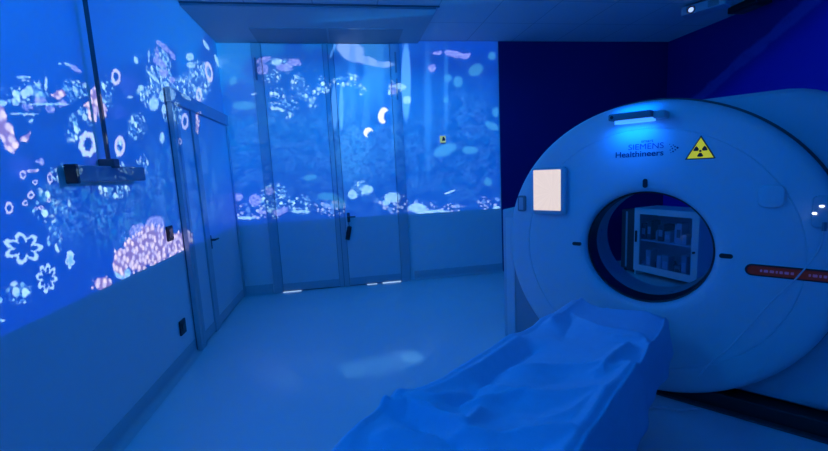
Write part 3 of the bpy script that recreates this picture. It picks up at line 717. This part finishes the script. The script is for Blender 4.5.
# the sheet: a cloth surface over the couch with its folds
RIDGES = [  # polyline of (y, x), height, width
    ([(-1.67, -.27), (-1.53, -.17), (-1.35, -.06)], .030, .035),
    ([(-1.76, -.40), (-1.68, -.34), (-1.68, -.18), (-1.67, -.12)], .040, .030),
    ([(-1.57, -.13), (-1.71, -.10)], .030, .028),
    ([(-1.68, -.42), (-1.61, -.30), (-1.50, -.24)], .030, .045),
    ([(-1.06, .10), (-.90, .10), (-.77, .12)], .028, .030),
    ([(-.96, .18), (-1.22, .16), (-1.53, .17), (-2.0, .16)], .030, .05),
    ([(-1.51, .02), (-1.40, .11), (-1.25, .13)], .022, .04),
    ([(-1.68, -.42), (-1.86, -.37), (-1.98, -.33)], .025, .05),
    ([(-.67, -.27), (-.57, -.26), (-.28, -.25)], .030, .035),
    ([(-.68, .04), (-.65, .16), (-.80, .22)], .020, .03),
    ([(-1.09, .08), (-.96, .17)], .022, .028),
    ([(-.97, -.30), (-1.26, -.30), (-1.64, -.34)], .030, .05),
    ([(-1.9, -.10), (-1.75, .05), (-1.72, .14)], .03, .05),
    ([(-2.2, -.25), (-1.95, -.15), (-1.9, 0)], .04, .05),
    ([(-.30, -.10), (-.28, .10)], .012, .03),
    ([(-1.25, -.20), (-1.10, -.05), (-1.02, .08)], .022, .045),
    ([(-1.42, -.22), (-1.36, -.02), (-1.22, .14)], .026, .05),
    ([(-.50, -.24), (-.62, -.05), (-.60, .12)], .016, .04),
    ([(-1.85, -.28), (-1.62, .0), (-1.50, .15)], .034, .05),
]
VALLEYS = [([(-.99, -.22), (-1.24, -.235), (-1.58, -.22)], .030, .040), ([(-1.45, -.12), (-1.15, .0)], .012, .06),
           ([(-1.62, -.02), (-1.45, .04)], .015, .05), ([(-.55, -.20), (-.75, -.17)], .012, .04), ([(-1.74, -.25), (-1.74, -.1)], .03, .04)]
def seg_d(p, a, b):
    a = Vector(a); b = Vector(b); d = b-a; t_ = max(0, min(1, (p-a).dot(d)/max(d.length_squared, 1e-9)))
    return (p-a-d*t_).length
def sheet_z(y, x):
    p = Vector((y, x)); up_, dn_ = [0.], [0.]
    for q_, (L_, hgt, wd) in [(up_, r_) for r_ in RIDGES] + [(dn_, v_) for v_ in VALLEYS]:
        d = min(seg_d(p, L_[i], L_[i+1]) for i in range(len(L_)-1))
        q_.append(1.6*hgt*math.exp(-(d/(wd*1.15))**1.05))
    z = max(up_) + .25*sorted(up_)[-2 if len(up_) > 1 else 0] - max(dn_)
    from mathutils import noise as nz
    z += .007*nz.noise(Vector((y*7, x*7, 1))) + .003*nz.noise(Vector((y*22, x*22, 3)))
    return z
from mathutils import noise as nz
bm = bmesh.new(); NY, NX = 230, 110; grid = []
def lerp(T, y):
    for (a, b), (c, d) in zip(T, T[1:]):
        if a >= y >= c: return b + (d-b)*(a-y)/(a-c)
    return T[-1][1] if y < T[-1][0] else T[0][1]
EL = [(-.22, -.24), (-.28, -.29), (-.45, -.27), (-.67, -.31), (-1.05, -.34), (-1.5, -.34), (-1.68, -.40), (-1.86, -.37), (-2.0, -.34), (-2.6, -.38)]   # left edge of the top
ER = [(-.22, .15), (-.37, .175), (-.7, .185), (-1.0, .19), (-1.5, .19), (-2.6, .20)]    # right edge of the top
DL = [(-.22, .20), (-.4, .30), (-2.6, .42)]                                            # drop on the left
DR = [(-.22, .06), (-.34, .14), (-.55, .20), (-1.0, .22), (-1.3, .24), (-2.6, .26)]     # drop on the right
for i in range(NY+1):
    y = -.22 - 2.4*i/NY; row = []
    el, er, dl, dr = lerp(EL, y), lerp(ER, y), lerp(DL, y), lerp(DR, y)
    for j in range(NX+1):
        s_ = j/NX; fl, fr = .22, .80
        if s_ < fl:
            q = (fl-s_)/fl; x = el - .06*math.sin(min(1, q*2)*PI/2)*1. - .035*q + .02*q*math.sin(y*17+1)
            z = .60 - dl*max(0, q-.08)
            z += sheet_z(y, el)*(1-q)
        elif s_ > fr:
            q = (s_-fr)/(1-fr); x = er + .022*math.sin(min(1, q*2)*PI/2) + .022*q + .010*q*math.sin(y*11+.5) + .005*q*math.sin(y*31)
            z = .60 - dr*max(0, q-.05)
            z += sheet_z(y, er)*(1-q)
        else:
            q = (s_-fl)/(fr-fl); x = el + (er-el)*q; z = .60 + sheet_z(y, x)
            z -= .012*(abs(q-.5)*2)**6
        yy = y
        if y > -.30: z -= .25*(y+.30)
        row.append(bm.verts.new((x, yy + .03*math.sin(s_*9+1)*max(0, 1-i/12), z)))
    grid.append(row)
for a, b in zip(grid, grid[1:]):
    for j in range(NX): bm.faces.new((a[j], a[j+1], b[j+1], b[j]))
sh = obj('blue_sheet', bm, M['sheet'], None, smooth=True, ang=180)
sh.location = (GX, GY, 0); sh.rotation_euler = (0, 0, -GH)
tag(sh, 'crumpled blue disposable sheet draped over the scanner couch', 'sheet')
md = sh.modifiers.new('thickness', 'SOLIDIFY'); md.thickness = .002; md.offset = -1

# ================================================================ glass-fronted cabinet seen through the bore
cb = thing('glass_cabinet', 'low white cabinet with a glass front seen through the scanner bore', 'cabinet', (4.83, -.68, 0), math.atan2(-.76, .17))
CW, CD, CH = .78, .40, .84      # local x along the front, local +y is the back
bm = bmesh.new()
box(bm, 0, .02, .02, CD, .0, CH); box(bm, CW-.02, CW, .02, CD, .0, CH); box(bm, .021, CW-.021, .02, CD, CH-.02, CH)
box(bm, .021, CW-.021, .02, CD, .05, .07); box(bm, .021, CW-.021, CD-.012, CD, .071, CH-.021)
obj('carcass', bm, M['white'], cb)
obj('shelf', B(.022, CW-.022, .03, CD-.014, .44, .455), M['white'], cb)
dr_ = bmesh.new()
box(dr_, .0, .075, 0, .018, .06, CH); box(dr_, CW-.075, CW, 0, .018, .06, CH); box(dr_, .0755, CW-.0755, 0, .018, CH-.07, CH); box(dr_, .0755, CW-.0755, 0, .018, .06, .14)
df = obj('door', dr_, M['white'], cb)
obj('glass_pane', B(.076, CW-.076, .007, .011, .141, CH-.071), M['glass'], df)
obj('handle', B(.028, .044, -.022, -.001, .42, .56, bev=.004), M['black'], df)
obj('knob', PR([(x+CW-.04, z+.40) for x, z in capsule(.024, .024)], 1, -.02, -.001), M['black'], df)
# things on its shelves
random.seed(11)
tones = [M['lgrey'], M['mgrey'], M['white'], M['dgrey'], M['white']]
kinds = ['pale grey', 'mid grey', 'white', 'dark grey', 'white']
ca, sa = math.cos(cb.rotation_euler.z), math.sin(cb.rotation_euler.z)
def in_cab(x, y, z): return (4.83 + x*ca - y*sa, -.68 + x*sa + y*ca, z)
PLACE = ['left end', 'left part', 'middle', 'right part', 'right end']
for zs, nm in ((.455, 'upper'), (.07, 'lower')):
    x = .05; i = 0
    while x < CW-.14:
        wd = random.uniform(.045, .085); hh = random.uniform(.10, .26); k = random.randrange(5); dd = random.uniform(.10, .20)
        if i % 3 == 2:
            r = thing('supply_bottle', '%s bottle on the %s shelf of the glass cabinet' % (kinds[k], nm), 'bottle', in_cab(x+wd/2, .12, zs+.001), cb.rotation_euler.z, 'supplies on the %s cabinet shelf' % nm)
            bm = bmesh.new(); R_ = wd*.42
            vs = [(R_*.98, 0), (R_, .006), (R_, hh*.68), (R_*.45, hh*.8), (R_*.4, hh*.84)]
            rg = [[bm.verts.new((q*math.cos(2*PI*a/20), q*math.sin(2*PI*a/20), z)) for a in range(20)] for q, z in vs]
            for A_, B_ in zip(rg, rg[1:]):
                for a in range(20): bm.faces.new((A_[a], A_[(a+1) % 20], B_[(a+1) % 20], B_[a]))
            bm.faces.new(rg[0][::-1]); bm.faces.new(rg[-1]); obj('body', bm, tones[k], r, smooth=True)
            obj('cap', PR([(R_*.5*math.cos(a*PI/8), R_*.5*math.sin(a*PI/8)) for a in range(16)], 2, hh*.842, hh*.95), M['dgrey'], r)
        else:
            r = thing('supply_box', '%s carton on the %s shelf of the glass cabinet, %s' % (kinds[k], nm, PLACE[min(4, int((x-.05)/.14))]), 'box', in_cab(x, .06, zs+.001), cb.rotation_euler.z, 'supplies on the %s cabinet shelf' % nm)
            obj('body', B(0, wd, 0, dd, 0, hh, bev=.002), tones[k], r)
            obj('flap_label', B(wd*.15, wd*.85, -.0015, -.0004, hh*.3, hh*.7), tones[(k+2) % 5], r)
        x += wd + random.uniform(.006, .02); i += 1
# tall dark case beside the cabinet
r = thing('equipment_case', 'dark upright equipment case left of the glass cabinet, seen through the bore', 'case', in_cab(-.24, .06, 0), cb.rotation_euler.z)
obj('body', B(0, .19, 0, .4, .03, .80, bev=.012, seg=3), M['dgrey'], r, smooth=True)
obj('side_rail', B(.075, .10, -.012, -.001, .06, .78, bev=.004), M['trim'], r)
for x, y in ((.03, .05), (.16, .05), (.03, .35), (.16, .35)):
    obj('foot', PR([(x+p, y+q) for p, q in capsule(.03, .03)], 2, .001, .029), M['black'], r)
